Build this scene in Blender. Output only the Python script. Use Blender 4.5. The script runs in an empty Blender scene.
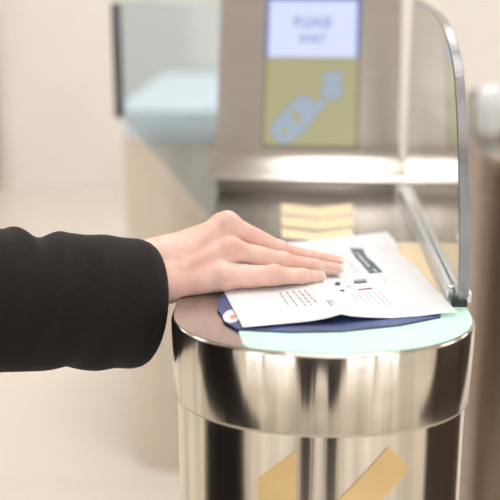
import bpy, bmesh, math, random
import numpy as np
from mathutils import Vector, Matrix
random.seed(3); rng = np.random.default_rng(5)
scene = bpy.context.scene
COL = scene.collection
V = np.array
# ------------------------------------------------------------------ camera model
FPX = 1000.0
TH = math.radians(15.5); YAW = math.atan(0.05*math.cos(TH))
CAM = V([0, 0, 1.33])
R_ = V([math.cos(YAW), math.sin(YAW), 0.0])
F_ = V([-math.sin(YAW)*math.cos(TH), math.cos(YAW)*math.cos(TH), -math.sin(TH)])
U_ = np.cross(R_, F_)
def ray(x, y): return F_ + R_*(x-250)/FPX + U_*(250-y)/FPX
def zp(x, y, z=1.0):
    r = ray(x, y); return CAM + r*(z-CAM[2])/r[2]
def yp(x, y, Y):
    r = ray(x, y); return CAM + r*(Y-CAM[1])/r[1]
def xp(x, y, X):
    r = ray(x, y); return CAM + r*(X-CAM[0])/r[0]
def project(P):
    d = np.asarray(P)-CAM; z = d@F_
    return np.stack([250+FPX*(d@R_)/z, 250-FPX*(d@U_)/z], -1)

cam_d = bpy.data.cameras.new('camera'); cam = bpy.data.objects.new('camera', cam_d); COL.objects.link(cam)
M = Matrix((R_.tolist(), U_.tolist(), (-F_).tolist())).transposed().to_4x4()
M.translation = Vector(CAM.tolist()); cam.matrix_world = M
cam_d.sensor_width = 36; cam_d.lens = FPX/500*36; cam_d.clip_start = .01
cam_d.dof.use_dof = True; cam_d.dof.focus_distance = 1.03; cam_d.dof.aperture_fstop = 2.8
scene.camera = cam
vs = scene.view_settings
vs.view_transform = 'Standard'; vs.look = 'None'; vs.gamma = 1; vs.use_curve_mapping = False; vs.exposure = 0.42

# ------------------------------------------------------------------ materials
def srgb(r, g, b):
    f = lambda c: (c/255/12.92 if c/255 <= .04045 else ((c/255+.055)/1.055)**2.4)
    return (f(r), f(g), f(b), 1)
def mat(name, col, rough=.5, metal=0, **k):
    m = bpy.data.materials.new(name); m.use_nodes = True
    p = m.node_tree.nodes['Principled BSDF']
    p.inputs['Base Color'].default_value = col; p.inputs['Roughness'].default_value = rough
    p.inputs['Metallic'].default_value = metal
    for n, v in k.items():
        n = n.replace('_', ' ')
        p.inputs[n].default_value = v
    return m
def nt(m): return m.node_tree.nodes, m.node_tree.links, m.node_tree.nodes['Principled BSDF']
def noise_col(m, c1, c2, scale=8, detail=4, stretch=(1, 1, 1), bump=0, bscale=None, bdist=.001):
    n, l, p = nt(m)
    tc = n.new('ShaderNodeTexCoord'); mp = n.new('ShaderNodeMapping'); mp.inputs['Scale'].default_value = stretch
    no = n.new('ShaderNodeTexNoise'); no.inputs['Scale'].default_value = scale; no.inputs['Detail'].default_value = detail
    rp = n.new('ShaderNodeValToRGB'); rp.color_ramp.elements[0].color = c1; rp.color_ramp.elements[1].color = c2
    rp.color_ramp.elements[0].position = .35; rp.color_ramp.elements[1].position = .65
    l.new(tc.outputs['Object'], mp.inputs['Vector']); l.new(mp.outputs['Vector'], no.inputs['Vector'])
    l.new(no.outputs['Fac'], rp.inputs['Fac']); l.new(rp.outputs['Color'], p.inputs['Base Color'])
    if bump:
        nb = n.new('ShaderNodeTexNoise'); nb.inputs['Scale'].default_value = bscale or scale*6; nb.inputs['Detail'].default_value = 3
        b = n.new('ShaderNodeBump'); b.inputs['Strength'].default_value = bump; b.inputs['Distance'].default_value = bdist
        l.new(mp.outputs['Vector'], nb.inputs['Vector']); l.new(nb.outputs['Fac'], b.inputs['Height']); l.new(b.outputs['Normal'], p.inputs['Normal'])
    return m
def emis(m, col, s):
    p = m.node_tree.nodes['Principled BSDF']; p.inputs['Emission Color'].default_value = col; p.inputs['Emission Strength'].default_value = s
    return m

STEEL = noise_col(mat('drum_steel', srgb(200, 192, 182), .11, 1), srgb(194, 186, 175), srgb(226, 217, 205), 5, 3, (16, 16, .15), bump=.06, bscale=4, bdist=.004)
_n, _l, _p = nt(STEEL)
_t = _n.new('ShaderNodeTangent'); _t.direction_type = 'RADIAL'; _t.axis = 'Z'; _l.new(_t.outputs['Tangent'], _p.inputs['Tangent'])
_p.inputs['Roughness'].default_value = .15; _p.inputs['Anisotropic'].default_value = .97; _p.inputs['Anisotropic Rotation'].default_value = .25
TOPST = noise_col(mat('brushed_top_steel', srgb(178, 172, 166), .24, 1), srgb(182, 178, 174), srgb(192, 188, 184), 4, 3, (40, 2, 2))
CONS = noise_col(mat('console_steel', srgb(178, 170, 162), .30, 1), srgb(172, 167, 162), srgb(178, 173, 168), 4, 3, (2, 30, 30))
DSTEEL = noise_col(mat('brown_reflection_steel', srgb(180, 164, 154), .35, 1), srgb(168, 152, 142), srgb(196, 180, 168), 3, 3, (14, 14, .4))  # brown tint stands in for dark surroundings reflected in the steel
ALU = mat('rail_aluminium', srgb(226, 229, 231), .34, 1)
SEAM_GLINT = mat('tan_seam_glint', srgb(206, 194, 176), .45, .3)  # tan colour stands in for the seam edge catching light
DARK = mat('black_rubber', srgb(48, 49, 52), .6)
BOLT = mat('bolt_steel', srgb(215, 212, 208), .2, 1)
GEDGE = mat('ground_glass_edge', srgb(192, 195, 200), .25, 0, Transmission_Weight=.75, IOR=1.45)
GLASS = mat('clear_panel_glass', srgb(244, 248, 247), .0, 0, Transmission_Weight=1.0, IOR=1.45)
TGLASS = mat('bluish_door_glass', srgb(212, 226, 235), .02, 0, Transmission_Weight=1.0, IOR=1.3)
MINT = emis(mat('lit_scanner_glass', srgb(182, 208, 198), .10), srgb(188, 235, 214), .32)
YEL = noise_col(mat('yellow_vinyl', srgb(240, 208, 150), .45), srgb(240, 214, 174), srgb(244, 221, 184), 20)
YEL2 = noise_col(mat('ochre_vinyl', srgb(214, 174, 104), .45), srgb(222, 190, 134), srgb(232, 202, 146), 14)
PAPER = noise_col(mat('white_paper', srgb(240, 239, 240), .75), srgb(222, 222, 226), srgb(228, 228, 231), 30, bump=.05, bscale=300)
BLUEP = noise_col(mat('blue_cover', srgb(66, 84, 140), .4), srgb(46, 54, 100), srgb(72, 90, 146), 25)
INKG = noise_col(mat('grey_green_ink', srgb(84, 98, 100), .6), srgb(78, 92, 95), srgb(92, 104, 106), 40)
INKD = mat('dark_ink', srgb(64, 60, 74), .6)
INKR = mat('dark_red_ink', srgb(112, 58, 72), .6)
INKL = mat('pale_grey_ink', srgb(180, 178, 186), .6)
INKT = mat('grey_text_ink', srgb(146, 142, 152), .6)
INKW = mat('white_ink', srgb(210, 216, 216), .6)
ORNG = mat('orange_ink', srgb(222, 142, 82), .5)
PALEB = mat('pale_print_ink', srgb(206, 210, 226), .5)
def scr(name, col, s=.74): return emis(mat(name, (0.02, 0.02, 0.02, 1), .3), col, s)
S_WHITE = scr('screen_white', srgb(214, 224, 250)); S_BLUE = scr('screen_blue', srgb(108, 134, 216)); S_OLIVE = scr('screen_olive', srgb(168, 164, 120))
S_TEXT = scr('screen_text_blue', srgb(74, 92, 182)); S_ICON = scr('screen_icon_blue', srgb(156, 171, 190)); S_ICOND = scr('screen_icon_outline', srgb(132, 148, 166))

SKIN = mat('skin', srgb(226, 184, 168), .46, 0, Subsurface_Weight=.25, Subsurface_Scale=.006)
SKIN.node_tree.nodes['Principled BSDF'].inputs['Subsurface Radius'].default_value = (1, .35, .2)
noise_col(SKIN, srgb(227, 182, 169), srgb(236, 201, 189), 38, 3, bump=.12, bscale=700, bdist=.0006)
NAIL = mat('nail_pink', srgb(236, 190, 180), .22); NAILT = mat('nail_free_edge', srgb(238, 214, 204), .25)
COAT = noise_col(mat('black_wool', srgb(26, 20, 18), .95), srgb(16, 10, 9), srgb(25, 17, 15), 160, 4, bump=.5, bscale=900, bdist=.001)
COAT.node_tree.nodes['Principled BSDF'].inputs['Sheen Weight'].default_value = .03
TROU = noise_col(mat('dark_trousers', srgb(38, 34, 36), .9), srgb(34, 30, 32), srgb(44, 40, 42), 60)
HAIR = noise_col(mat('brown_hair', srgb(60, 42, 30), .5), srgb(48, 33, 24), srgb(80, 56, 40), 30, 4, (8, 8, 1))
SHOE = mat('black_leather', srgb(26, 24, 24), .35)

# ------------------------------------------------------------------ mesh helpers
def obj(name, verts, faces, m, parent=None, origin=(0, 0, 0), smooth=False, fmat=None):
    me = bpy.data.meshes.new(name)
    o3 = np.asarray(origin, float)
    v = np.asarray(verts, float) - o3
    me.from_pydata(v.tolist(), [], [list(map(int, f)) for f in faces])
    for mm in (m if isinstance(m, (list, tuple)) else [m]): me.materials.append(mm)
    if fmat is not None: me.polygons.foreach_set('material_index', fmat)
    if smooth: me.polygons.foreach_set('use_smooth', [True]*len(me.polygons))
    me.update(); me.validate()
    o = bpy.data.objects.new(name, me); COL.objects.link(o)
    if parent is not None:
        o.parent = parent
    else:
        o.location = o3
    return o
def rel(o, parent, world=(0, 0, 0)):
    o.location = Vector(world)-parent.location
def bevel(o, w, seg=2, ang=35):
    md = o.modifiers.new('bevel', 'BEVEL'); md.width = w; md.segments = seg; md.limit_method = 'ANGLE'; md.angle_limit = math.radians(ang)
    return o
def tag(o, label=None, cat=None, group=None, kind=None):
    if label: o['label'] = label
    if cat: o['category'] = cat
    if group: o['group'] = group
    if kind: o['kind'] = kind
    return o
def empty(name, loc, label=None, cat=None, group=None):
    e = bpy.data.objects.new(name, None); e.location = loc; e.empty_display_size = .1; COL.objects.link(e)
    return tag(e, label, cat, group)
def box(lo, hi):
    (a, b, c), (d, e, f) = lo, hi
    v = [(a,b,c),(d,b,c),(d,e,c),(a,e,c),(a,b,f),(d,b,f),(d,e,f),(a,e,f)]
    return v, [(0,3,2,1),(4,5,6,7),(0,1,5,4),(1,2,6,5),(2,3,7,6),(3,0,4,7)]
def loft(rings, cap=True, closed=True):
    n = len(rings[0]); v = [p for r in rings for p in r]; f = []
    for i in range(len(rings)-1):
        for j in range(n if closed else n-1):
            k = (j+1) % n
            f.append((i*n+j, i*n+k, (i+1)*n+k, (i+1)*n+j))
    if cap:
        f.append(tuple(range(n-1, -1, -1))); f.append(tuple((len(rings)-1)*n+j for j in range(n)))
    return v, f
def prism(poly, ext):           # polygon (3D pts) extruded by vector
    n = len(poly); e = V(ext); v = [tuple(p) for p in poly]+[tuple(V(p)+e) for p in poly]
    f = [tuple(range(n-1, -1, -1)), tuple(range(n, 2*n))]+[(i, (i+1) % n, n+(i+1) % n, n+i) for i in range(n)]
    return v, f
def cat(*ms):
    v, f = [], []
    for a, b in ms:
        k = len(v); v += [tuple(p) for p in a]; f += [tuple(i+k for i in q) for q in b]
    return v, f
def fixn(o):
    bm = bmesh.new(); bm.from_mesh(o.data); bmesh.ops.recalc_face_normals(bm, faces=bm.faces); bm.to_mesh(o.data); bm.free(); return o
def tube(pts, rad, n=16):
    pts = [V(p) for p in pts]; rings = []
    for i, p in enumerate(pts):
        t = pts[min(i+1, len(pts)-1)]-pts[max(i-1, 0)]; t /= np.linalg.norm(t)
        a = np.cross(t, [0, 0, 1]) if abs(t[2]) < .9 else np.cross(t, [1, 0, 0]); a /= np.linalg.norm(a); b = np.cross(t, a)
        r = rad[i] if hasattr(rad, '__len__') else rad
        rings.append([tuple(p+r*(math.cos(q)*a+math.sin(q)*b)) for q in np.linspace(0, 2*math.pi, n, endpoint=False)])
    return loft(rings)

# signed distance bodies -> one continuous quad mesh
def cone(P, a, b, ra, rb):
    a, b = V(a), V(b); ba = b-a; h = np.clip(((P-a)@ba)/(ba@ba), 0, 1)
    return np.linalg.norm(P-a-h[:, None]*ba, axis=1)-(ra+(rb-ra)*h)
def ell(P, c, r):
    r = V(r); q = (P-V(c))/r; k = np.linalg.norm(q, axis=1); return (k-1)*r.min()*.5+(k-1)*r.mean()*.5
def smin(a, b, k):
    h = np.maximum(k-np.abs(a-b), 0)/k; return np.minimum(a, b)-h*h*k*.25
def surfnets(sdf, lo, hi, h):
    lo, hi = V(lo, dtype=float), V(hi, dtype=float)
    n = np.ceil((hi-lo)/h).astype(int)+1
    ax = [lo[i]+h*np.arange(n[i]) for i in range(3)]
    val = np.empty(n)
    for i in range(n[0]):
        g = np.stack(np.meshgrid([ax[0][i]], ax[1], ax[2], indexing='ij'), -1).reshape(-1, 3)
        val[i] = sdf(g).reshape(n[1], n[2])
    ins = val < 0
    c = n-1
    acc = np.zeros((*c, 3)); cnt = np.zeros(c)
    offs = [(0,0,0),(1,0,0),(0,1,0),(0,0,1),(1,1,0),(1,0,1),(0,1,1),(1,1,1)]
    for a in offs:
        for d in range(3):
            if a[d] == 0:
                b = list(a); b[d] = 1
                sa = tuple(slice(a[q], a[q]+c[q]) for q in range(3)); sb = tuple(slice(b[q], b[q]+c[q]) for q in range(3))
                va, vb = val[sa], val[sb]; x = ins[sa] != ins[sb]
                t = np.where(x, va/np.where(x, va-vb, 1), 0)
                for q in range(3): acc[..., q] += np.where(x, a[q]+(t if q == d else 0), 0)
                cnt += x
    m = cnt > 0
    idx = -np.ones(c, int); idx[m] = np.arange(m.sum())
    base = np.stack(np.nonzero(m), -1)
    verts = lo+h*(base+acc[m]/cnt[m][:, None])
    faces = []
    for d in range(3):
        e, g = (d+1) % 3, (d+2) % 3
        sl = [slice(1, c[q]) for q in range(3)]; sl[d] = slice(0, c[d])
        s2 = list(sl); s2[d] = slice(1, c[d]+1)
        A, B = ins[tuple(sl)], ins[tuple(s2)]
        loc = np.stack(np.nonzero(A != B), -1); st = A[A != B]
        p = loc.copy()
        for q in range(3):
            if q != d: p[:, q] += 1
        def at(de, dg):
            r = p.copy(); r[:, e] += de; r[:, g] += dg; return idx[r[:, 0], r[:, 1], r[:, 2]]
        q4 = np.stack([at(-1, -1), at(0, -1), at(0, 0), at(-1, 0)], -1)
        q4[~st] = q4[~st][:, ::-1]
        faces.append(q4)
    return verts, np.concatenate(faces)
def smoothv(v, f, it=2, lam=.5):
    e = np.concatenate([f[:, [0, 1]], f[:, [1, 2]], f[:, [2, 3]], f[:, [3, 0]]])
    for _ in range(it):
        s = np.zeros_like(v); n = np.zeros(len(v))
        np.add.at(s, e[:, 0], v[e[:, 1]]); np.add.at(n, e[:, 0], 1)
        np.add.at(s, e[:, 1], v[e[:, 0]]); np.add.at(n, e[:, 1], 1)
        v = v*(1-lam)+lam*s/n[:, None]
    return v

# ------------------------------------------------------------------ the hall
FLOOR = mat('cream_floor_tile', srgb(214, 200, 182), .16)
n, l, p = nt(FLOOR)
tc = n.new('ShaderNodeTexCoord'); br = n.new('ShaderNodeTexBrick'); br.inputs['Scale'].default_value = 1.0
br.offset = 0; br.inputs['Color1'].default_value = srgb(220, 214, 205); br.inputs['Color2'].default_value = srgb(217, 210, 201); br.inputs['Mortar'].default_value = srgb(206, 196, 183)
br.inputs['Mortar Size'].default_value = .004; br.inputs['Brick Width'].default_value = 1.2; br.inputs['Row Height'].default_value = 1.2
l.new(tc.outputs['Object'], br.inputs['Vector']); l.new(br.outputs['Color'], p.inputs['Base Color'])
WALL = noise_col(mat('cream_wall', srgb(222, 212, 198), .6), srgb(221, 216, 209), srgb(227, 222, 216), 1.2, 2)
CEIL = mat('white_ceiling', srgb(232, 228, 222), .8)
TRIM = noise_col(mat('tan_trim', srgb(176, 152, 128), .5), srgb(170, 146, 122), srgb(182, 158, 134), 3)
def struct(name, v, f, m): return tag(obj(name, v, f, m), kind='structure')
X0, X1, Y0, Y1, ZC = -6.5, 6.5, -6.0, 6.3, 3.6
struct('floor', *box((X0-.2, Y0-.2, -.1), (X1+.2, Y1+.2, 0)), FLOOR)
struct('ceiling', *box((X0-.2, Y0-.2, ZC), (X1+.2, Y1+.2, ZC+.1)), CEIL)
struct('wall_back', *box((X0, Y1, 0), (X1, Y1+.2, ZC)), WALL)
struct('wall_left', *box((X0-.2, Y0-.2, 0), (X0, Y1+.2, ZC)), WALL)
struct('wall_right', *box((X1, Y0-.2, 0), (X1+.2, Y1+.2, ZC)), WALL)
# wall behind the camera: big window bays
parts = [box((X0, Y0-.2, 0), (X1, Y0, .3)), box((X0, Y0-.2, 3.1), (X1, Y0, ZC))]
xs = np.linspace(X0, X1, 6)
for x in xs: parts.append(box((max(X0, x-.2), Y0-.2, .3), (min(X1, x+.2), Y0, 3.1)))
struct('wall_front', *cat(*parts), WALL)
for i in range(5):
    a, b = xs[i]+.2, xs[i+1]-.2
    fr = [box((a, Y0-.14, .3), (a+.05, Y0-.06, 3.1)), box((b-.05, Y0-.14, .3), (b, Y0-.06, 3.1)), box((a, Y0-.14, .3), (b, Y0-.06, .35)),
          box((a, Y0-.14, 3.05), (b, Y0-.06, 3.1)), box(((a+b)/2-.025, Y0-.14, .3), ((a+b)/2+.025, Y0-.06, 3.1))]
    struct('window_%d' % (i+1), *cat(*fr), DARK)
struct('trim_1', *box((-2.9, Y1-.12, 0), (-1.93, Y1, ZC)), TRIM)
struct('baseboard_back', *box((-1.93, Y1-.02, 0), (X1, Y1, .10)), WALL)
struct('added_reflection_panel', *box((1.00, .60, 0), (1.10, 1.7, 1.25)), noise_col(mat('dark_brown_panel', srgb(50, 42, 38), .5), srgb(66, 55, 49), srgb(78, 66, 58), 3))  # added panel outside the view, gives the drum its dark right-hand reflection
# ceiling lights
LAMP = emis(mat('lamp_diffuser', (.9, .9, .9, 1), .5), (1, .98, .955, 1), 7.0)
FRM = mat('lamp_frame', srgb(225, 225, 225), .4)
lamp_rows = [(-3.2, 'left'), (0.3, 'middle'), (3.6, 'right')]
lamp_cols = [(-3.6, 'behind the camera'), (1.7, 'over the gates'), (4.0, 'by the far wall')]
for lx, ln in lamp_rows:
    for ly, lyn in lamp_cols:
        e = empty('ceiling_light', (lx, ly, ZC), 'square white ceiling light panel in the %s row, %s' % (ln, lyn), 'ceiling light', 'ceiling light panels')
        v, f = cat(box((lx-.65, ly-.65, ZC-.05), (lx+.65, ly-.60, ZC)), box((lx-.65, ly+.60, ZC-.05), (lx+.65, ly+.65, ZC)),
                   box((lx-.65, ly-.60, ZC-.05), (lx-.60, ly+.60, ZC)), box((lx+.60, ly-.60, ZC-.05), (lx+.65, ly+.60, ZC)))
        obj('frame', v, f, FRM, e, (lx, ly, ZC))
        v, f = box((lx-.6, ly-.6, ZC-.035), (lx+.6, ly+.6, ZC-.002)); obj('diffuser', v, f, LAMP, e, (lx, ly, ZC))

# world: bright overcast daylight through the rear windows
w = bpy.data.worlds.new('sky'); scene.world = w; w.use_nodes = True
wn = w.node_tree.nodes; bg = wn['Background']
bg.inputs['Color'].default_value = (1, .99, .98, 1); bg.inputs['Strength'].default_value = 2.4

# ------------------------------------------------------------------ gates
GX, GYF, GA, GB = 0.0265, 0.840, 0.1512, 0.112
def footprint(inset, back, cx=GX, yf=GYF, a=GA, b=GB, n=48):
    a2, b2 = a-inset, b-inset; yc = yf+b; pts = []
    for t in np.linspace(math.pi, 2*math.pi, n+1):
        c, s = math.cos(t), math.sin(t)
        pts.append((cx+a2*np.sign(c)*abs(c)**.95, yc+b2*np.sign(s)*abs(s)**.95))
    yb = back-inset; rb = .05-inset*.5
    for t in np.linspace(0, math.pi/2, 7): pts.append((cx+a2-rb+rb*math.cos(t), yb-rb+rb*math.sin(t)))
    for t in np.linspace(math.pi/2, math.pi, 7): pts.append((cx-a2+rb+rb*math.cos(t), yb-rb+rb*math.sin(t)))
    return pts
def drum(prof, back, **k):
    return loft([[(x, y, z) for x, y in footprint(i, back, **k)] for z, i in prof])
def shell(g, back, steel, top, plinth=DARK, collar=None, **k):
    gl = tuple(g.location)
    v, f = drum([(0, .014), (.06, .014)], back, **k); obj('plinth', v, f, plinth, g, gl)
    v, f = drum([(.055, .0045), (.9195, .0045)], back, **k); o = obj('body', v, f, steel, g, gl, True); o.modifiers.new('e', 'EDGE_SPLIT').split_angle = .9
    v, f = drum([(.9208, .006), (.9212, .0004), (.9218, 0), (.9965, 0), (.9985, .0008), (.9994, .0024)], back, **k)
    o = obj('collar', v, f, collar or steel, g, gl, True); o.modifiers.new('e', 'EDGE_SPLIT').split_angle = .7
    v, f = drum([(.9180, .0022), (.9214, .0022)], back, **k); o = obj('seam_glint', v, f, SEAM_GLINT, g, gl, True); o.modifiers.new('e', 'EDGE_SPLIT').split_angle = .7  # thin added ring draws the lit line along the collar seam
    v, f = drum([(.998, .0045), (1.0, .0027)], back, **k); obj('top_plate', v, f, top, g, gl)
gate = empty('ticket_gate', (GX, 1.4, 0), 'stainless steel gate with rounded front, screen and lit scanner, under the hand', 'ticket gate')
gl = tuple(gate.location)
BACK = 1.98
shell(gate, BACK, STEEL, TOPST)

def flat(poly, z, t=.0008): return prism([(x, y, z) for x, y in poly], (0, 0, t))
# scanner window
fp = [q for q in footprint(.0034, BACK) if q[1] < .953 and -.06 < q[0] < .2]
fp = [q for q in fp if q[0] > -.047]
xl = fp[0]; xr = fp[-1]
poly = fp+[(xr[0], 1.02), (.155, 1.025), (-.05, 1.025), (xl[0]-.006, 1.01), (xl[0]-.012, xl[1]+.04), (xl[0]-.006, xl[1]+.008)]
v, f = flat(poly, 1.0001, .0006); o = obj('scanner_window', v, f, MINT, gate, gl); tag(o, 'mint green lit scanner glass at the front of the top')
# chevrons on the top
def chev(y0l, y1l, y0c, y1c):
    A = [zp(281, y0l), zp(317, y0c), zp(352, y0l), zp(354, y1l), zp(319, y1c), zp(282, y1l)]
    return [(p[0], p[1]) for p in A]
for c in ((204, 214, 208, 218), (216.5, 226, 220.5, 230), (228.5, 237.5, 233, 241)):
    v, f = flat(chev(*c), 1.0001, .0005); tag(fixn(obj('chevron_decal', v, f, YEL, gate, gl)), 'pale yellow chevron sticker')
v, f = flat([(.112, .99), (.1615, .99), (.1615, 1.2315), (.112, 1.2315)], 1.0001, .0005); tag(fixn(obj('stripe_decal', v, f, YEL, gate, gl)), 'pale yellow stripe along the glass rail')
# arrow on the drum
def on_drum(x, y):
    Y = .845
    for _ in range(60):
        q = yp(x, y, Y); s = min(.999, abs((q[0]-GX)/(GA-.0045))); Y = .7*Y+.3*(GYF+GB-(GB-.0045)*math.sqrt(1-s*s))
    return q
apoly = [(258, 477), (296, 450), (296, 541), (388, 446), (410, 466), (322, 562), (420, 562), (394, 598), (258, 598)]
w3 = [on_drum(*q) for q in apoly]
bm = bmesh.new(); vv = [bm.verts.new((q[0], 0, q[2])) for q in w3]; 
for q in ((0, 1, 2), (0, 2, 8), (2, 3, 4), (2, 4, 5), (2, 5, 8), (5, 6, 7), (5, 7, 8)): bm.faces.new([vv[i] for i in q])
for xx in np.arange(-.1, .16, .003):
    bmesh.ops.bisect_plane(bm, geom=bm.verts[:]+bm.edges[:]+bm.faces[:], plane_co=(xx, 0, 0), plane_no=(1, 0, 0))
bm.verts.index_update()
vv = []
for q in bm.verts:
    s = min(.999, abs((q.co.x-GX)/(GA-.0045))); s = (1-s**(2/.95))**(.95/2)
    vv.append((q.co.x, GYF+GB-(GB-.0045)*s-.0007, q.co.z))
ff = [[q.index for q in t.verts] for t in bm.faces]; bm.free()
tag(obj('arrow_decal', vv, ff, YEL2, gate, gl, True), 'ochre yellow arrow sticker')

# console
CY, YAWC, TAU = 1.515, math.radians(2.5), math.radians(20)
ca, sa = math.cos(YAWC), math.sin(YAWC)
cxm = .012
def c2w(u, y, z):   # console local -> world
    return (cxm+u*ca+y*sa, CY+u*(-sa)+y*ca, 1.0+z)
def face_pt(s):     # point along the front face, s from the lip
    pts = [(0, .0195), (.0, .0225), (.014, .0305), (.033, .0420), (.047, .057), (.055, .076)]
    return pts
prof = face_pt(0); y9, z9 = prof[-1]
for L in (.05, .12, .20, .30, .37): prof.append((y9+L*math.sin(TAU), z9+L*math.cos(TAU)))
yt, zt = prof[-1]
prof += [(yt+.06, zt-.004), (.24, .20), (.24, .0), (.014, .0), (.014, .0190)]
def hw(z): return .1445+.0115*max(0, 1-(z-.03)/.045)**2 if z > .0192 else .140
rings = []
m = len(prof)
vL = [c2w(-hw(z), y, z) for y, z in prof]; vR = [c2w(hw(z), y, z) for y, z in prof]
v = vL+vR; f = [tuple(range(m)), tuple(range(2*m-1, m-1, -1))]+[(i, m+i, m+(i+1) % m, (i+1) % m) for i in range(m)]
console = fixn(obj('console', v, f, CONS, gate, gl)); bevel(console, .0018, 2, 28)
for q in console.data.polygons: q.use_smooth = len(q.vertices) == 4
console.modifiers.new('e', 'EDGE_SPLIT').split_angle = .6
tag(console, 'sloped brown grey steel console carrying the screen')
fy, fz = y9, z9
def fp_w(u, s, off=.0): return V(c2w(u, fy+s*math.sin(TAU)-off*math.cos(TAU), fz+s*math.cos(TAU)+off*math.sin(TAU)))
Pn = V(fp_w(0, 0, 1))-V(fp_w(0, 0, 0)); Pu = V(fp_w(1, 0))-V(fp_w(0, 0)); Ps = V(fp_w(0, 1))-V(fp_w(0, 0)); P0 = fp_w(0, 0)
def on_face(x, y):
    r = ray(x, y); t = ((P0-CAM)@Pn)/(r@Pn); q = CAM+r*t-P0; return q@Pu, q@Ps
cu = [on_face(*q) for q in ((268, 0), (361, 0), (263, 146), (355, 146))]
uL = (cu[0][0]+cu[2][0])/2; uR = (cu[1][0]+cu[3][0])/2; sB = (cu[2][1]+cu[3][1])/2; sT = cu[0][1]+.003
sM = (on_face(310, 58))[1]
def scr_poly(poly, off, m, name, th=.0008, par=None):
    q = [fp_w(u, s, off) for u, s in poly]; v, f = prism(q, Pn*th); return fixn(obj(name, v, f, m, par or console, gl))
def rect(a, b, c, d): return [(a, c), (b, c), (b, d), (a, d)]
o = scr_poly(rect(uL-.002, uR+.002, sB-.002, sT+.003), -.001, DARK, 'screen_bezel', .0018)
scr_poly(rect(uL, uR, sB, sM), .0009, S_OLIVE, 'screen'); tag(console.children[-1], 'lit screen with an olive lower half')
scr_poly(rect(uL, uR, sM, sT), .0009, S_BLUE, 'screen_banner')
scr_poly(rect(uL+.004, uR-.004, sM+.001, sT-.005), .0018, S_WHITE, 'message_panel', .0004)
def screen_text(body, cx, cy, wid):
    cu = bpy.data.curves.new('t', 'FONT'); cu.body = body; cu.align_x = 'CENTER'; cu.align_y = 'CENTER'; cu.size = 1; cu.resolution_u = 3
    to = bpy.data.objects.new('t', cu); COL.objects.link(to); bpy.context.view_layer.update()
    me = bpy.data.meshes.new_from_object(to.evaluated_get(bpy.context.evaluated_depsgraph_get()))
    vs_ = V([q.co[:] for q in me.vertices]); fs = [list(q.vertices) for q in me.polygons]
    bpy.data.objects.remove(to); bpy.data.meshes.remove(me)
    W = vs_[:, 0].max()-vs_[:, 0].min(); k = wid/W
    u0, s0 = on_face(cx, cy); mid = (vs_[:, :2].max(0)+vs_[:, :2].min(0))/2
    vs2 = [fp_w(u0+(a-mid[0])*k, s0+(b-mid[1])*k*1.25, .0026) for a, b, _ in vs_]
    obj('screen_text', vs2, fs, S_TEXT, console, gl)
pw = 1.58/1000
screen_text('PLEASE', 313, 22.5, 38*pw); screen_text('WAIT', 312.5, 39, 28*pw)
def icon(pxs, off, m, name, grow=0):
    q = V([on_face(x, y) for x, y in pxs]); c = q.mean(0)
    if grow: d = q-c; q = q+d/np.linalg.norm(d, axis=1)[:, None]*grow
    return scr_poly([tuple(a) for a in q], off, m, name, .0004)
k8 = lambda L: [(250+a/3.333, b/3.333) for a, b in L]
bodyp = k8([(68, 432), (98, 392), (140, 348), (168, 322), (196, 328), (214, 346), (236, 334), (254, 346), (240, 366), (222, 374), (212, 398), (170, 444), (128, 478), (96, 474)])
headp = k8([(246, 244), (306, 242), (306, 262), (292, 276), (306, 290), (304, 318), (284, 328), (262, 330), (242, 322), (240, 296), (258, 276), (246, 264)])
icon(bodyp, .0018, S_ICOND, 'screen_pictogram', .0022); icon(headp, .0018, S_ICOND, 'screen_pictogram', .0022)
icon(bodyp, .0024, S_ICON, 'screen_pictogram'); icon(headp, .0024, S_ICON, 'screen_pictogram')
def oval(cx, cy, a, b, r, n=16):
    r = math.radians(r); return k8([(cx+a*math.cos(t)*math.cos(r)-b*math.sin(t)*math.sin(r), cy+a*math.cos(t)*math.sin(r)+b*math.sin(t)*math.cos(r)) for t in np.linspace(0, 2*math.pi, n, endpoint=False)])
icon(oval(155, 392, 12, 26, -28), .003, S_OLIVE, 'screen_pictogram'); icon(oval(114, 440, 12, 13, 0), .003, S_OLIVE, 'screen_pictogram')

# side glass, rail
GXR = .1690; GT = .0055
fr_px = [(466, 304), (467, 250), (466.5, 200), (466, 160), (464.5, 120), (462, 80), (459, 58), (455, 42), (449.5, 25), (441, 14), (431, 6), (420, 0)]
for _ in range(2):
    nw = [fr_px[0]]
    for (a, b), (c, d) in zip(fr_px[:-1], fr_px[1:]): nw += [(a*.75+c*.25, b*.75+d*.25), (a*.25+c*.75, b*.25+d*.75)]
    fr_px = nw+[fr_px[-1]]
yz = [(xp(x-2.5, y, GXR)[1], xp(x, y, GXR)[2]) for x, y in fr_px]
yz[0] = (.984, 1.006)
yz += [(1.504, yz[-1][1]+.0007), (1.504, 1.006)]
v, f = prism([(GXR-GT, a, b) for a, b in yz], (2*GT, 0, 0)); g = fixn(obj('side_glass', v, f, [GLASS, GEDGE], gate, gl)); bevel(g, .0012, 2)
for q in g.data.polygons: q.material_index = 1 if abs(q.normal.x) < .5 else 0
tag(g, 'clear thick glass panel')
def bx(lo, hi, name, m, par=gate, bev=.0015):
    v, f = box(lo, hi); o = obj(name, v, f, m, par, gl)
    if bev: bevel(o, bev)
    return o
rail = bx((GXR-.0135, .992, 1.0), (GXR-GT-.0005, 1.506, 1.017), 'glass_rail', ALU)
rail2 = bx((GXR+GT+.0005, .992, 1.0), (GXR+.0125, 1.506, 1.012), 'glass_rail', ALU)
bx((GXR-.0155, .992, 1.0), (GXR-.0138, 1.506, 1.004), 'rail_gasket', ALU, bev=0)
bx((GXR-GT, .9845, 1.0005), (GXR+GT, 1.504, 1.0055), 'rail_gasket', DARK, bev=0)
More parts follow.
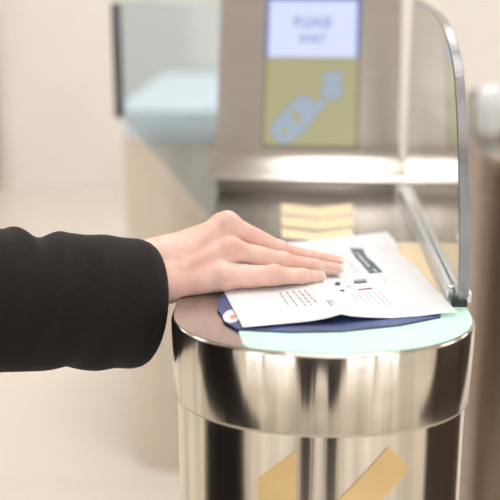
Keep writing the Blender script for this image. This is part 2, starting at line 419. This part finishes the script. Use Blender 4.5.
bx((GXR-.0100, .978, 1.0), (GXR+.0062, .9835, 1.0085), 'rail_end_clamp', DARK)
v, f = tube([(GXR-.010, .990, 1.017), (GXR-.010, .990, 1.0195), (GXR-.010, .990, 1.0205)], [.004, .004, .0028], 16); obj('rail_bolt', v, f, BOLT, gate, gl, True)

# swing door on the left
YD = 1.86
dp = [(117.5, 4), (226, 1.5), (226, 222), (206, 214), (122, 117)]
dw = [yp(x, y, YD) for x, y in dp]
v, f = prism([tuple(q) for q in dw], (0, .010, 0)); STRIP = mat('grey_rubber_edge', srgb(84, 88, 94), .5)
tag(fixn(obj('door_glass', v, f, TGLASS, gate, gl)), 'bluish glass door wing with a slanted lower edge')
e0, e1 = dw[0], dw[4]
v, f = box((e0[0]-.012, YD-.006, e1[2]-.002), (e0[0]+.004, YD+.016, e0[2]+.002)); bevel(obj('door_edge_strip', v, f, STRIP, gate, gl), .003)
v, f = box((e0[0]+.008, YD-.001, e0[2]-.001), (dw[1][0], YD+.011, e0[2]+.008)); obj('door_top_edge', v, f, ALU, gate, gl)
v, f = tube([(-.128, YD+.005, .86), (-.128, YD+.005, 1.33)], .016, 20); obj('door_hinge_post', v, f, CONS, gate, gl, True)

# neighbours
def shifted(kx, kyf, a=GA): return dict(cx=kx, yf=kyf, a=a, b=GB)
g2 = empty('ticket_gate', (-.33, 3.0, 0), 'blurred pale steel gate behind the glass door on the left', 'ticket gate')
PGS = noise_col(mat('pale_gate_steel', srgb(222, 214, 204), .45, .25), srgb(218, 205, 190), srgb(226, 214, 200), 3, 3, (14, 14, .4))
PTOP = mat('pale_top', srgb(222, 229, 232), .35)  # pale colour stands in for the ceiling light mirrored on the top
shell(g2, 3.45, PGS, PTOP, PGS, PTOP, cx=-.300, yf=2.47, a=.160, b=GB)
g3 = empty('ticket_gate', (.50, 2.4, 0), 'blurred steel gate tinted with dark brown reflections at the right edge of the photo', 'ticket gate')
shell(g3, 2.9, DSTEEL, TOPST, cx=.500, yf=1.80, a=GA, b=GB)
gl3 = tuple(g3.location)
WHITEP = mat('white_plastic', srgb(226, 230, 232), .35)
q = yp(491, 108, 2.05)
rg = []
for r, zz in ((.02, -.05), (.024, -.04), (.026, 0), (.024, .03), (.014, .043), (.004, .046)):
    rg.append([(q[0]+r*1.2*math.cos(t), q[1]+r*math.sin(t), q[2]+zz) for t in np.linspace(0, 2*math.pi, 24, endpoint=False)])
v, f = loft(rg); obj('sensor_head', v, f, WHITEP, g3, gl3, True)
v, f = tube([(q[0], q[1], .995), (q[0], q[1], q[2]-.045)], .02, 20); obj('sensor_post', v, f, CONS, g3, gl3, True)
dq = [yp(x, y, 2.2) for x, y in ((470, 90), (530, 88), (530, 118), (498, 142), (468, 176))]
v, f = prism([tuple(a) for a in dq], (0, .012, 0)); tag(fixn(obj('door_glass', v, f, mat('grey_door_glass', srgb(178, 176, 168), .25, 0, Transmission_Weight=.75), g3, gl3)), 'grey glass wing with a slanted lower edge')

# ------------------------------------------------------------------ booklet and paper
bq = [zp(221.5, 317)[:2], zp(225, 324)[:2], zp(238, 331.5)[:2], zp(290, 334)[:2], zp(342, 333)[:2], zp(400, 327)[:2], zp(440, 319)[:2]]
bq = [tuple(a) for a in bq]+[(.150, .975), (.150, 1.035), (-.060, 1.035), (-.080, 1.0), (-.079, .955)]
bk = empty('booklet', (.04, .97, 1.0), 'dark blue printed booklet lying under the white paper on the scanner', 'booklet'); bl = tuple(bk.location)
v, f = prism([(a, b, 1.0009) for a, b in bq], (0, 0, .0006)); fixn(obj('cover', v, f, BLUEP, bk, bl))
v, f = prism([(.04+(a-.04)*.985, .97+(b-.97)*.985, 1.0016) for a, b in bq], (0, 0, .0006)); fixn(obj('pages', v, f, PALEB, bk, bl))
v, f = prism([(a, b, 1.0023) for a, b in bq], (0, 0, .0005)); fixn(obj('front_cover', v, f, BLUEP, bk, bl))
def disc(cx, cy, rx, ry, z, name, m, n=24):
    v, f = prism([(cx+rx*math.cos(t), cy+ry*math.sin(t), z) for t in np.linspace(0, 2*math.pi, n, endpoint=False)], (0, 0, .0002)); return obj(name, v, f, m, bk, bl)
c = zp(231.5, 316, 1.003); disc(c[0], c[1], .0085, .020, 1.00285, 'printed_disc', PALEB)
c = zp(233, 317, 1.003); disc(c[0], c[1], .0028, .0065, 1.0031, 'printed_spot', ORNG)

PC = [zp(242.5, 328, 1.004), zp(457, 313, 1.004), zp(387.5, 232.5, 1.002), V([-.112, 1.165, 1.002])]
def paper(u, v, off=0.0):
    u = np.asarray(u, float); v = np.asarray(v, float)
    P = (PC[0]*((1-u)*(1-v))[..., None]+PC[1]*(u*(1-v))[..., None]+PC[2]*(u*v)[..., None]+PC[3]*((1-u)*v)[..., None])
    z = np.zeros_like(u)
    du = u-.445
    z += .0068*np.where(du < 0, np.exp(-np.abs(du)/.085), np.exp(-np.abs(du)/.10))*np.clip(1-.9*v, .15, 1)
    z += .0016*np.exp(-((v-.60)/.05)**2)*u
    z += .0020*np.exp(-((v-.82)/.12)**2)*np.clip((u-.4)/.6, 0, 1)
    z += .0006*np.sin(u*7+v*5)*np.sin(v*9+1)+.0006
    z -= .0016*np.exp(-((v-.0)/.05)**2)*np.exp(-((u-.75)/.12)**2)
    P[..., 2] = np.maximum(P[..., 2]+z, np.where(P[..., 1] < 1.04, 1.0034, 1.0014))+off
    P[..., 0] -= .0085*np.exp(-((v-.66)/.12)**2)*np.clip((u-.6)/.4, 0, 1)
    return P
pp = empty('printed_paper', (.03, 1.06, 1.0), 'white unfolded printed sheet with a grey banner lying under the fingers', 'paper'); pl_ = tuple(pp.location)
nu, nv = 90, 120
uu, vv2 = np.meshgrid(np.linspace(0, 1, nu), np.linspace(0, 1, nv)); G = paper(uu, vv2).reshape(-1, 3)
f = [(j*nu+i, j*nu+i+1, (j+1)*nu+i+1, (j+1)*nu+i) for j in range(nv-1) for i in range(nu-1)]
sh = obj('sheet', G, f, PAPER, pp, pl_, True); sd = sh.modifiers.new('s', 'SOLIDIFY'); sd.thickness = .0002; sd.offset = 0
gu, gv = np.meshgrid(np.linspace(0, 1, 301), np.linspace(0, 1, 401)); gp = project(paper(gu, gv).reshape(-1, 3))
def uv(x, y):
    i = ((gp-V([x, y]))**2).sum(1).argmin(); return V([gu.flat[i], gv.flat[i]])
def patch(c4, name=None, m=None, off=.00025, nx=10, ny=4):
    a, b, c, d = c4; s, t = np.meshgrid(np.linspace(0, 1, nx), np.linspace(0, 1, ny)); s = s[..., None]; t = t[..., None]
    q = a*(1-s)*(1-t)+b*s*(1-t)+c*s*t+d*(1-s)*t; P = paper(q[..., 0], q[..., 1], off).reshape(-1, 3)
    f = [(j*nx+i, j*nx+i+1, (j+1)*nx+i+1, (j+1)*nx+i) for j in range(ny-1) for i in range(nx-1)]
    if name: return obj(name, P, f, m, pp, pl_, True)
    return [tuple(p) for p in P], f
def line(x0, y0, x1, y1, wd, off=.00025):
    a, b = uv(x0, y0), uv(x1, y1); pa, pb = paper(a[0], a[1]), paper(b[0], b[1])
    d = b-a; L = np.linalg.norm(d*V([.21, .3])); nrm = V([-d[1]*.3/.21, d[0]*.21/.3]); nrm = nrm/np.linalg.norm(nrm*V([.21, .3]))*wd/2
    return patch([a-nrm, b-nrm, b+nrm, a+nrm], off=off, nx=8, ny=2)
ban = [uv(*q) for q in ((349, 248), (369.5, 274), (383, 272.5), (362.5, 248.5))]
patch(ban, 'printed_banner', INKG, nx=20, ny=8)
def words(segs, wd, name, m, off=.00025, dash=.10):
    ms = []
    for x0, y0, x1, y1 in segs:
        t = 0.0
        while t < .97:
            e = min(1, t+random.uniform(.10, .24)); ms.append(line(x0+(x1-x0)*t, y0+(y1-y0)*t, x0+(x1-x0)*e, y0+(y1-y0)*e, wd, off)); t = e+.05
    return tag(obj(name, *cat(*ms), m, pp, pl_, True), None)
words([(357, 253, 369, 267), (373, 269, 377, 272)], .0022, 'banner_lettering', INKW, .0004)
words([(280, 292.5, 288, 305.5), (286, 291.7, 298, 307.3), (292.7, 291, 305.7, 306), (299, 291, 312, 305.5), (304.4, 290.4, 317, 303.4)], .0016, 'printed_text', INKT)
words([(352+5.2*i, 293.8-.6*i, 360+6.4*i, 303.6+.3*i) for i in range(6)], .0013, 'printed_text', INKL)
words([(342, 252, 353, 266), (346.5, 260, 357, 274), (351, 262, 361, 274.5)], .0013, 'printed_text', INKL)
words([(383, 277.5, 386, 283)], .0014, 'printed_text', INKL)
words([(327, 300.5, 332, 306), (330.5, 300, 334.5, 304)], .0022, 'printed_text', INKT)
def quad(pts, m, name='printed_icon', off=.0003): return patch([uv(*q) for q in pts], name, m, off, 4, 4)
quad([(334, 285.5), (339.5, 286), (341, 282.8), (336, 282)], INKD)
quad([(339.5, 291), (344, 292), (344.5, 290.3), (341, 289.6)], INKD)
quad([(353.5, 283.4), (366.5, 282.5), (366, 278.6), (353.5, 280.3)], INKT)
quad([(354.5, 284), (367, 283), (366.8, 281.3), (354.5, 282.3)], INKD, off=.0005)
quad([(358, 290.4), (372, 289.4), (371.5, 288), (358.5, 289.2)], INKR)
quad([(346, 287), (350, 288), (351, 286.5), (347.5, 286)], INKL)

# ------------------------------------------------------------------ the traveller: hand, coat, figure
Wu, Wr = yp(166, 284, 1.010), yp(166, 256, 1.036); Wm = (Wu+Wr)/2
mc = dict(pinky=(yp(223, 277, 1.018), .0138), ring=(yp(231, 250, 1.036), .0125), middle=(yp(227, 224.5, 1.054), .0125), index=(yp(221, 226, 1.077), .012))
FG = dict(
    pinky=[mc['pinky'][0], yp(274, 275.5, 1.024), yp(301, 276.2, 1.031), yp(318.5, 277, 1.037)],
    ring=[mc['ring'][0], yp(283, 261.5, 1.044), yp(314, 266.5, 1.057), yp(335.5, 269, 1.067)],
    middle=[mc['middle'][0], yp(280, 250.5, 1.066), yp(312, 257.5, 1.079), yp(337, 262, 1.089)],
    index=[mc['index'][0], yp(266, 247, 1.090), yp(296, 256, 1.101), yp(318, 260.5, 1.108)])
FR = dict(pinky=[.0134, .0106, .0083, .0064], ring=[.0122, .0096, .0080, .0064], middle=[.0122, .0098, .0082, .0066], index=[.0122, .0098, .0082, .0066])
thumb = [V([-.098, 1.075, 1.030]), V([-.062, 1.100, 1.022]), V([-.030, 1.115, 1.014]), V([-.006, 1.122, 1.0115])]
thr = [.017, .0125, .0105, .0085]
ELB = V([-.40, .875, 1.035])
def hand_sdf(P):
    d = cone(P, Wu, mc['pinky'][0], .0185, .0138)
    ends = {'ring': Wu*.62+Wr*.38, 'middle': Wu*.3+Wr*.7, 'index': Wr}
    for q, s in ends.items():
        d = smin(d, cone(P, s, mc[q][0], .0185, mc[q][1]-.0012), .014)
    d = smin(d, cone(P, (mc['pinky'][0]+Wm)/2+V([0, .012, .0]), (mc['index'][0]+Wm)/2+V([0, -.01, -.012]), .015, .015), .016)
    d = smin(d, cone(P, Wr+V([.01, .006, -.008]), thumb[0], .019, thr[0]), .018)
    for q in ('pinky', 'ring', 'middle', 'index'):
        d = smin(d, np.linalg.norm(P-(mc[q][0]+V([.001, -.0025, .0034])), axis=1)-(mc[q][1]-.0010), .006)
    # tendons on the back of the hand
    for q, s in ends.items():
        a, b = s+V([.02, -.012, .011]), mc[q][0]+V([0, -.0045, .0068])
        d = smin(d, cone(P, a, b, .0035, .0045), .008)
    # forearm
    fa = Wu+(ELB-Wm)*.75; fb = Wr+(ELB-Wm)*.75
    d = smin(d, np.minimum(cone(P, Wu, fa, .0185, .030), cone(P, Wr, fb, .0185, .030)), .014)
    fd = None
    for q in ('pinky', 'ring', 'middle', 'index'):
        J, r = FG[q], FR[q]; x = None
        for i in range(3):
            c = cone(P, J[i], J[i+1], r[i] if i else r[0], r[i+1]); x = c if x is None else smin(x, c, .004)
        # fuller pads and knuckles
        ax = J[2]-J[1]; ax = ax/np.linalg.norm(ax)
        x = smin(x, np.linalg.norm(P-(J[1]+V([0, -.0010, .0022])), axis=1)-(r[1]-.0004), .004)
        x = smin(x, cone(P, (J[0]+J[1])/2-V([0, 0, .0012]), J[1]*.75+J[0]*.25-V([0, 0, .001]), r[0]*.82, r[1]*.92), .005)
        t = (P-J[1])@ax; up = (P-J[1])@V([0, -.35, .94])
        wv = .00035*np.cos(t*2*math.pi/.0028)*np.exp(-(t/.0045)**2)*np.clip(up/.006, 0, 1)
        x = x+wv
        t2 = (P-J[2])@ax; x = x+.00022*np.cos(t2*2*math.pi/.0024)*np.exp(-(t2/.003)**2)*np.clip(((P-J[2])@V([0, -.35, .94]))/.006, 0, 1)
        fd = x if fd is None else smin(fd, x, .0016)
    x = None
    for i in range(3):
        c = cone(P, thumb[i], thumb[i+1], thr[i], thr[i+1]); x = c if x is None else smin(x, c, .004)
    d = smin(d, x, .008)
    return smin(d, fd, .0075)
hv, hf = surfnets(hand_sdf, (-.235, .90, .965), (.07, 1.135, 1.095), .0013)
hv = smoothv(hv, hf, 1, .5)
# keep the underside on the surfaces it rests on
onp = (hv[:, 0] > -.122) & (hv[:, 2] < 1.004)
hv[onp, 2] = np.maximum(hv[onp, 2], np.where((hv[onp, 0] > -.07), 1.0037, 1.0008))

FACE = V([.35, .94, 0]); FACE /= np.linalg.norm(FACE); RGT = V([FACE[1], -FACE[0], 0])
TC = V([-.60, .66, 0])
def loc(f, r, z): return TC+FACE*f+RGT*r+V([0, 0, z])
def head_sdf_at(c, F, R):
    def sdf(P):
        q = P-c; L = np.stack([q@R, q@F, q[:, 2]], -1)
        d = ell(L, (0, -.012, .045), (.074, .092, .095))
        d = smin(d, ell(L, (0, .022, -.03), (.056, .066, .082)), .04)
        d = smin(d, cone(L, (0, .085, .025), (0, .104, -.012), .008, .014), .012)         # nose
        for s in (-1, 1):
            d = smin(d, cone(L, (s*.016, .078, .040), (s*.048, .066, .040), .010, .010), .012)    # brow
            d = -smin(-d, np.linalg.norm(L-V([s*.031, .093, .018]), axis=1)-.010, .010)            # eye socket
            d = smin(d, ell(L, (s*.031, .074, .018), (.0125, .0115, .0095)), .003)
            d = smin(d, ell(L, (s*.075, -.008, .010), (.010, .018, .030)), .008)                   # ear
        d = smin(d, ell(L, (0, .082, -.040), (.022, .012, .0055)), .004); d = smin(d, ell(L, (0, .079, -.051), (.019, .013, .006)), .004)  # lips
        d = smin(d, ell(L, (0, .070, -.088), (.022, .018, .018)), .02)
        d = smin(d, cone(L, (0, -.02, -.06), (0, -.03, -.20), .054, .060), .03)
        return d
    return sdf
def hair_sdf_at(c, F, R):
    def sdf(P):
        q = P-c; L = np.stack([q@R, q@F, q[:, 2]], -1)
        d = ell(L, (0, -.022, .055), (.086, .098, .100)); d = smin(d, ell(L, (0, -.07, -.04), (.075, .045, .11)), .03)
        cut = .012+.5*(.10-L[:, 2])*0-(L[:, 1]-.045)*0
        face = np.maximum(L[:, 1]-.045, -(L[:, 2]-.085)) ; inface = np.minimum(L[:, 1]-.03, .09-L[:, 2])
        return np.maximum(d, inface)
    return sdf
def legs_sdf_at(base, F, R, hip=.86, w=.085, tk=1.0):
    def sdf(P):
        q = P-base; L = np.stack([q@R, q@F, q[:, 2]], -1); d = ell(L, (0, -.01, hip+.02), (.17, .12, .14))
        for s in (-1, 1):
            d = smin(d, cone(L, (s*w, 0, hip-.04), (s*(w+.005), .015, .46), .088*tk, .062*tk), .04)
            d = smin(d, cone(L, (s*(w+.005), .015, .46), (s*(w+.01), -.01, .06), .062*tk, .050*tk), .02)
        return np.maximum(d, .035-L[:, 2])
    return sdf
def shoes_at(base, F, R, w, sides):
    def sdf(P):
        q = P-base; L = np.stack([q@R, q@F, q[:, 2]], -1); d = None
        for s in sides:
            x = smin(ell(L, (s*w, .09, .028), (.043, .10, .034)), ell(L, (s*w, -.02, .04), (.040, .07, .05)), .03)
            d = x if d is None else np.minimum(d, x)
        return np.maximum(d, .002-L[:, 2])
    return sdf
def coat_sdf_at(base, F, R, top=1.33, hem=.30, right_arm=None, left_arm=None):
    def sdf(P):
        q = P-base; L = np.stack([q@R, q@F, q[:, 2]], -1)
        k = np.interp(L[:, 2], [hem-.1, hem, .8, 1.0, top-.08, top-.01, top+.05, top+.09], [.31, .30, .25, .20, .19, .16, .085, .07])
        kd = np.interp(L[:, 2], [hem-.1, hem, .8, 1.0, top-.1, top, top+.09], [.165, .165, .15, .13, .13, .105, .07])
        e = np.sqrt((L[:, 0]/k)**2+(L[:, 1]/kd)**2); d = (e-1)*np.minimum(k, kd)*.9
        d = np.maximum(d, np.maximum(hem-L[:, 2], L[:, 2]-(top+.08)))
        for arm in (right_arm, left_arm):
            if arm is not None:
                for i in range(len(arm)-1): d = smin(d, cone(P, arm[i][0], arm[i+1][0], arm[i][1], arm[i+1][1]), .05)
        # collar
        d = smin(d, np.abs(np.sqrt((L[:, 0]/.075)**2+(L[:, 1]/.07)**2)-1)*.07-.012+np.maximum(0, np.abs(L[:, 2]-(top+.075))-.03), .01)
        return d
    return sdf
person = empty('person', tuple(TC), 'person in a black wool coat whose hand presses the paper on the gate', 'person'); prl = tuple(TC)
hc = loc(.03, 0, 1.53)
bv, bf = surfnets(head_sdf_at(hc, FACE, RGT), hc-V([.13, .15, .24]), hc+V([.13, .15, .17]), .005)
def join_body():
    bm = bmesh.new()
    for vs0, fs0 in ((hv, hf), (bv, bf)):
        k = [bm.verts.new(p) for p in vs0.tolist()]
        for q in fs0.tolist():
            try: bm.faces.new([k[i] for i in q])
            except ValueError: pass
    bm.faces.ensure_lookup_table()
    xe = hv[:, 0].min()+.004
    ze = hc[2]-.185
    cut = [q for q in bm.faces if q.calc_center_median().x < xe or (q.calc_center_median().z < ze and q.calc_center_median().x < -.45 and q.calc_center_median().z > 1.2)]
    bmesh.ops.delete(bm, geom=cut, context='FACES')
    lone = [q for q in bm.verts if not q.link_faces]
    bmesh.ops.delete(bm, geom=lone, context='VERTS')
    E = [e for e in bm.edges if len(e.link_faces) == 1]
    hand_e = [e for e in E if e.verts[0].co.x > -.45]; neck_e = [e for e in E if e.verts[0].co.x <= -.45]
    cur = hand_e
    wp = [(ELB+(CE0-ELB)*.2, .75), (ELB, .75), (ELB*.5+SH0*.5, .8), (SH0, .85), (loc(.02, .08, 1.29), .95)]
    for c, sc in wp:
        ret = bmesh.ops.extrude_edge_only(bm, edges=cur)
        nvs = [q for q in ret['geom'] if isinstance(q, bmesh.types.BMVert)]; cur = [q for q in ret['geom'] if isinstance(q, bmesh.types.BMEdge)]
        m0 = sum((q.co for q in nvs), Vector())/len(nvs)
        for q in nvs: q.co = Vector(c.tolist())+(q.co-m0)*(1.0 if sc is None else .98)
    try: bmesh.ops.bridge_loops(bm, edges=cur+neck_e)
    except Exception as ex: print('bridge', ex)
    bmesh.ops.recalc_face_normals(bm, faces=bm.faces)
    bm.verts.index_update()
    vs1 = [q.co[:] for q in bm.verts]; fs1 = [[x.index for x in q.verts] for q in bm.faces]; bm.free()
    return vs1, fs1
CE0 = yp(150, 304, 1.022); SH0 = loc(.03, .20, 1.26)
body = obj('body', *join_body(), SKIN, person, prl, True)
o = obj('hair', *surfnets(hair_sdf_at(hc, FACE, RGT), hc-V([.14, .16, .2]), hc+V([.14, .16, .18]), .006), HAIR, person, prl, True)
SH = loc(.03, .20, 1.26); SHL = loc(.0, -.19, 1.27); ELL = loc(-.02, -.25, 1.0); HNL = loc(.06, -.25, .80)
cv, cf = surfnets(coat_sdf_at(TC, FACE, RGT, right_arm=[(SH, .075), (ELB+V([-.01, 0, 0]), .075)], left_arm=[(SHL, .075), (ELL, .062), (HNL, .052)]), TC+V([-.45, -.45, .22]), TC+V([.45, .45, 1.5]), .012)
cv = smoothv(cv, cf, 2)
# sleeve: lofted rings from the elbow to the cuff, with folds
CE = yp(150, 304, 1.022)
def ring(t, n=96):
    c = ELB+(CE-ELB)*t; ax = CE-ELB; ax = ax/np.linalg.norm(ax)
    s = np.cross(ax, [0, 0, 1]); s /= np.linalg.norm(s); up = np.cross(s, ax)
    rv = .0728+(.0702-.0728)*t; rh = .068+(.062-.068)*t
    th = np.linspace(0, 2*math.pi, n, endpoint=False); x = t
    bump = np.zeros(n)
    for (t0, wd, am, ph, tw) in ((.54, .035, -.0055, 1.5, .10), (.69, .05, .0012, 1.4, -.12), (.78, .05, .0022, 1.5, .15), (.60, .03, .0026, 1.2, .1), (.47, .03, .0036, 1.9, -.08),
                                 (.86, .05, -.0018, -1.2, .1), (.66, .05, -.0045, -1.5, .12), (.83, .06, .002, -1.7, -.1), (.70, .04, -.002, 3.0, .3), (.55, .05, .002, 2.6, .25)):
        dd = (th-ph+math.pi) % (2*math.pi)-math.pi
        bump += am*np.exp(-((x-t0-tw*dd*.5)/wd)**2)*np.exp(-(dd/1.1)**2)
    return [tuple(c+(rh+b)*math.cos(a)*s+(rv+b)*math.sin(a)*up) for a, b in zip(th, bump)], c, ax, s, up, rv, rh
rings = [ring(t)[0] for t in np.linspace(0, .93, 90)]
_, c, ax, s, up, rv, rh = ring(.93)
Ls = np.linalg.norm(CE-ELB)
for k in np.linspace(.15, 1, 9):      # rolled hem
    a = k*math.pi; rr = .014; off = rr*math.sin(a)*1.3; dr = -rr*(1-math.cos(a))
    b = [V(p) for p in rings[89]]
    rings.append([tuple(p+ax*off+(p-c)/np.linalg.norm(p-c)*dr) for p in b])
inn = [V(p) for p in rings[-1]]
for dpt in (.03, .06, .09): rings.append([tuple(p-ax*dpt-(p-c)/np.linalg.norm(p-c)*.002) for p in inn])
sv, sf = loft(rings, False)
cv2, cf2 = cat((cv, cf), (sv, sf))
coat = obj('coat', cv2, cf2, COAT, person, prl, True)
obj('trousers', *surfnets(legs_sdf_at(TC, FACE, RGT), TC+V([-.3, -.3, 0]), TC+V([.3, .3, 1.05]), .012), TROU, person, prl, True)
for s_ in (-1, 1): obj('shoe', *surfnets(shoes_at(TC, FACE, RGT, .095, (s_,)), TC+V([-.35, -.35, -.02]), TC+V([.35, .35, .13]), .008), SHOE, person, prl, True)
def nail(J, r, nrm, name='fingernail'):
    a = J[3]-J[2]; L = np.linalg.norm(a); a = a/L; nrm = V(nrm)/np.linalg.norm(nrm); nrm = nrm-a*(nrm@a); nrm /= np.linalg.norm(nrm); s = np.cross(a, nrm)
    vs_, nx, ny = [], 13, 17
    for j in range(ny):
        w = j/(ny-1); t = .40*L+w*(.60*L+r[3]*1.0)
        h = min(t/L, 1); rr = r[2]+(r[3]-r[2])*h
        wid = .92*(1-.55*max(0, (.18-w)/.18)**2)*(1-.35*max(0, (w-.86)/.14)**2)
        for i in range(nx):
            ph = (i/(nx-1)-.5)*2*wid
            lift = 1.03+.04*max(0, w-.55)
            drop = .0016*max(0, (w-.7)/.3)**2
            vs_.append(tuple(J[2]+a*t+rr*lift*(math.sin(ph)*s*1.0+math.cos(ph)*nrm)-nrm*drop))
    f = [(j*nx+i, j*nx+i+1, (j+1)*nx+i+1, (j+1)*nx+i) for j in range(ny-1) for i in range(nx-1)]
    fm = [1 if j >= 13 else 0 for j in range(ny-1) for i in range(nx-1)]
    o = obj(name, vs_, f, [NAIL, NAILT], body, prl, True, fm); fixn(o)
    sd = o.modifiers.new('s', 'SOLIDIFY'); sd.thickness = .0006; sd.offset = 0
    o.location = (0, 0, 0)
for q, nn in (('pinky', (.1, -.62, .8)), ('ring', (.1, -.5, .88)), ('middle', (.1, -.42, .9)), ('index', (.1, -.2, 1))):
    nail(FG[q], FR[q], nn)
nail(thumb, thr, (.1, .5, .8))

# a second traveller waiting behind the viewpoint (seen only mirrored in the steel)
B2 = V([.02, -.50, 0]); F2 = V([0, 1, 0]); R2 = V([1, 0, 0])
p2 = empty('person', tuple(B2), 'person in dark coat and trousers waiting behind the viewpoint', 'person'); l2 = tuple(B2)
h2 = B2+V([0, .02, 1.60])
obj('body', *surfnets(head_sdf_at(h2, F2, R2), h2-V([.13, .15, .24]), h2+V([.13, .15, .17]), .006), SKIN, p2, l2, True)
obj('hair', *surfnets(hair_sdf_at(h2, F2, R2), h2-V([.14, .16, .2]), h2+V([.14, .16, .18]), .007), HAIR, p2, l2, True)
def arm2(s): return [(B2+V([s*.19, 0, 1.34]), .07), (B2+V([s*.25, .0, 1.06]), .058), (B2+V([s*.20, .12, .86]), .05)]
obj('coat', *surfnets(coat_sdf_at(B2, F2, R2, top=1.40, hem=.80, right_arm=arm2(1), left_arm=arm2(-1)), B2+V([-.42, -.3, .7]), B2+V([.42, .35, 1.6]), .014), COAT, p2, l2, True)
obj('trousers', *surfnets(legs_sdf_at(B2, F2, R2, .90, .14, 1.3), B2+V([-.35, -.3, 0]), B2+V([.35, .3, 1.1]), .012), TROU, p2, l2, True)
for s_ in (-1, 1): obj('shoe', *surfnets(shoes_at(B2, F2, R2, .15, (s_,)), B2+V([-.35, -.35, -.02]), B2+V([.35, .35, .13]), .008), SHOE, p2, l2, True)

scene.cycles.max_bounces = 12; scene.cycles.transmission_bounces = 10; scene.cycles.glossy_bounces = 6
scene.cycles.use_denoising = True; scene.cycles.sample_clamp_indirect = 6.0
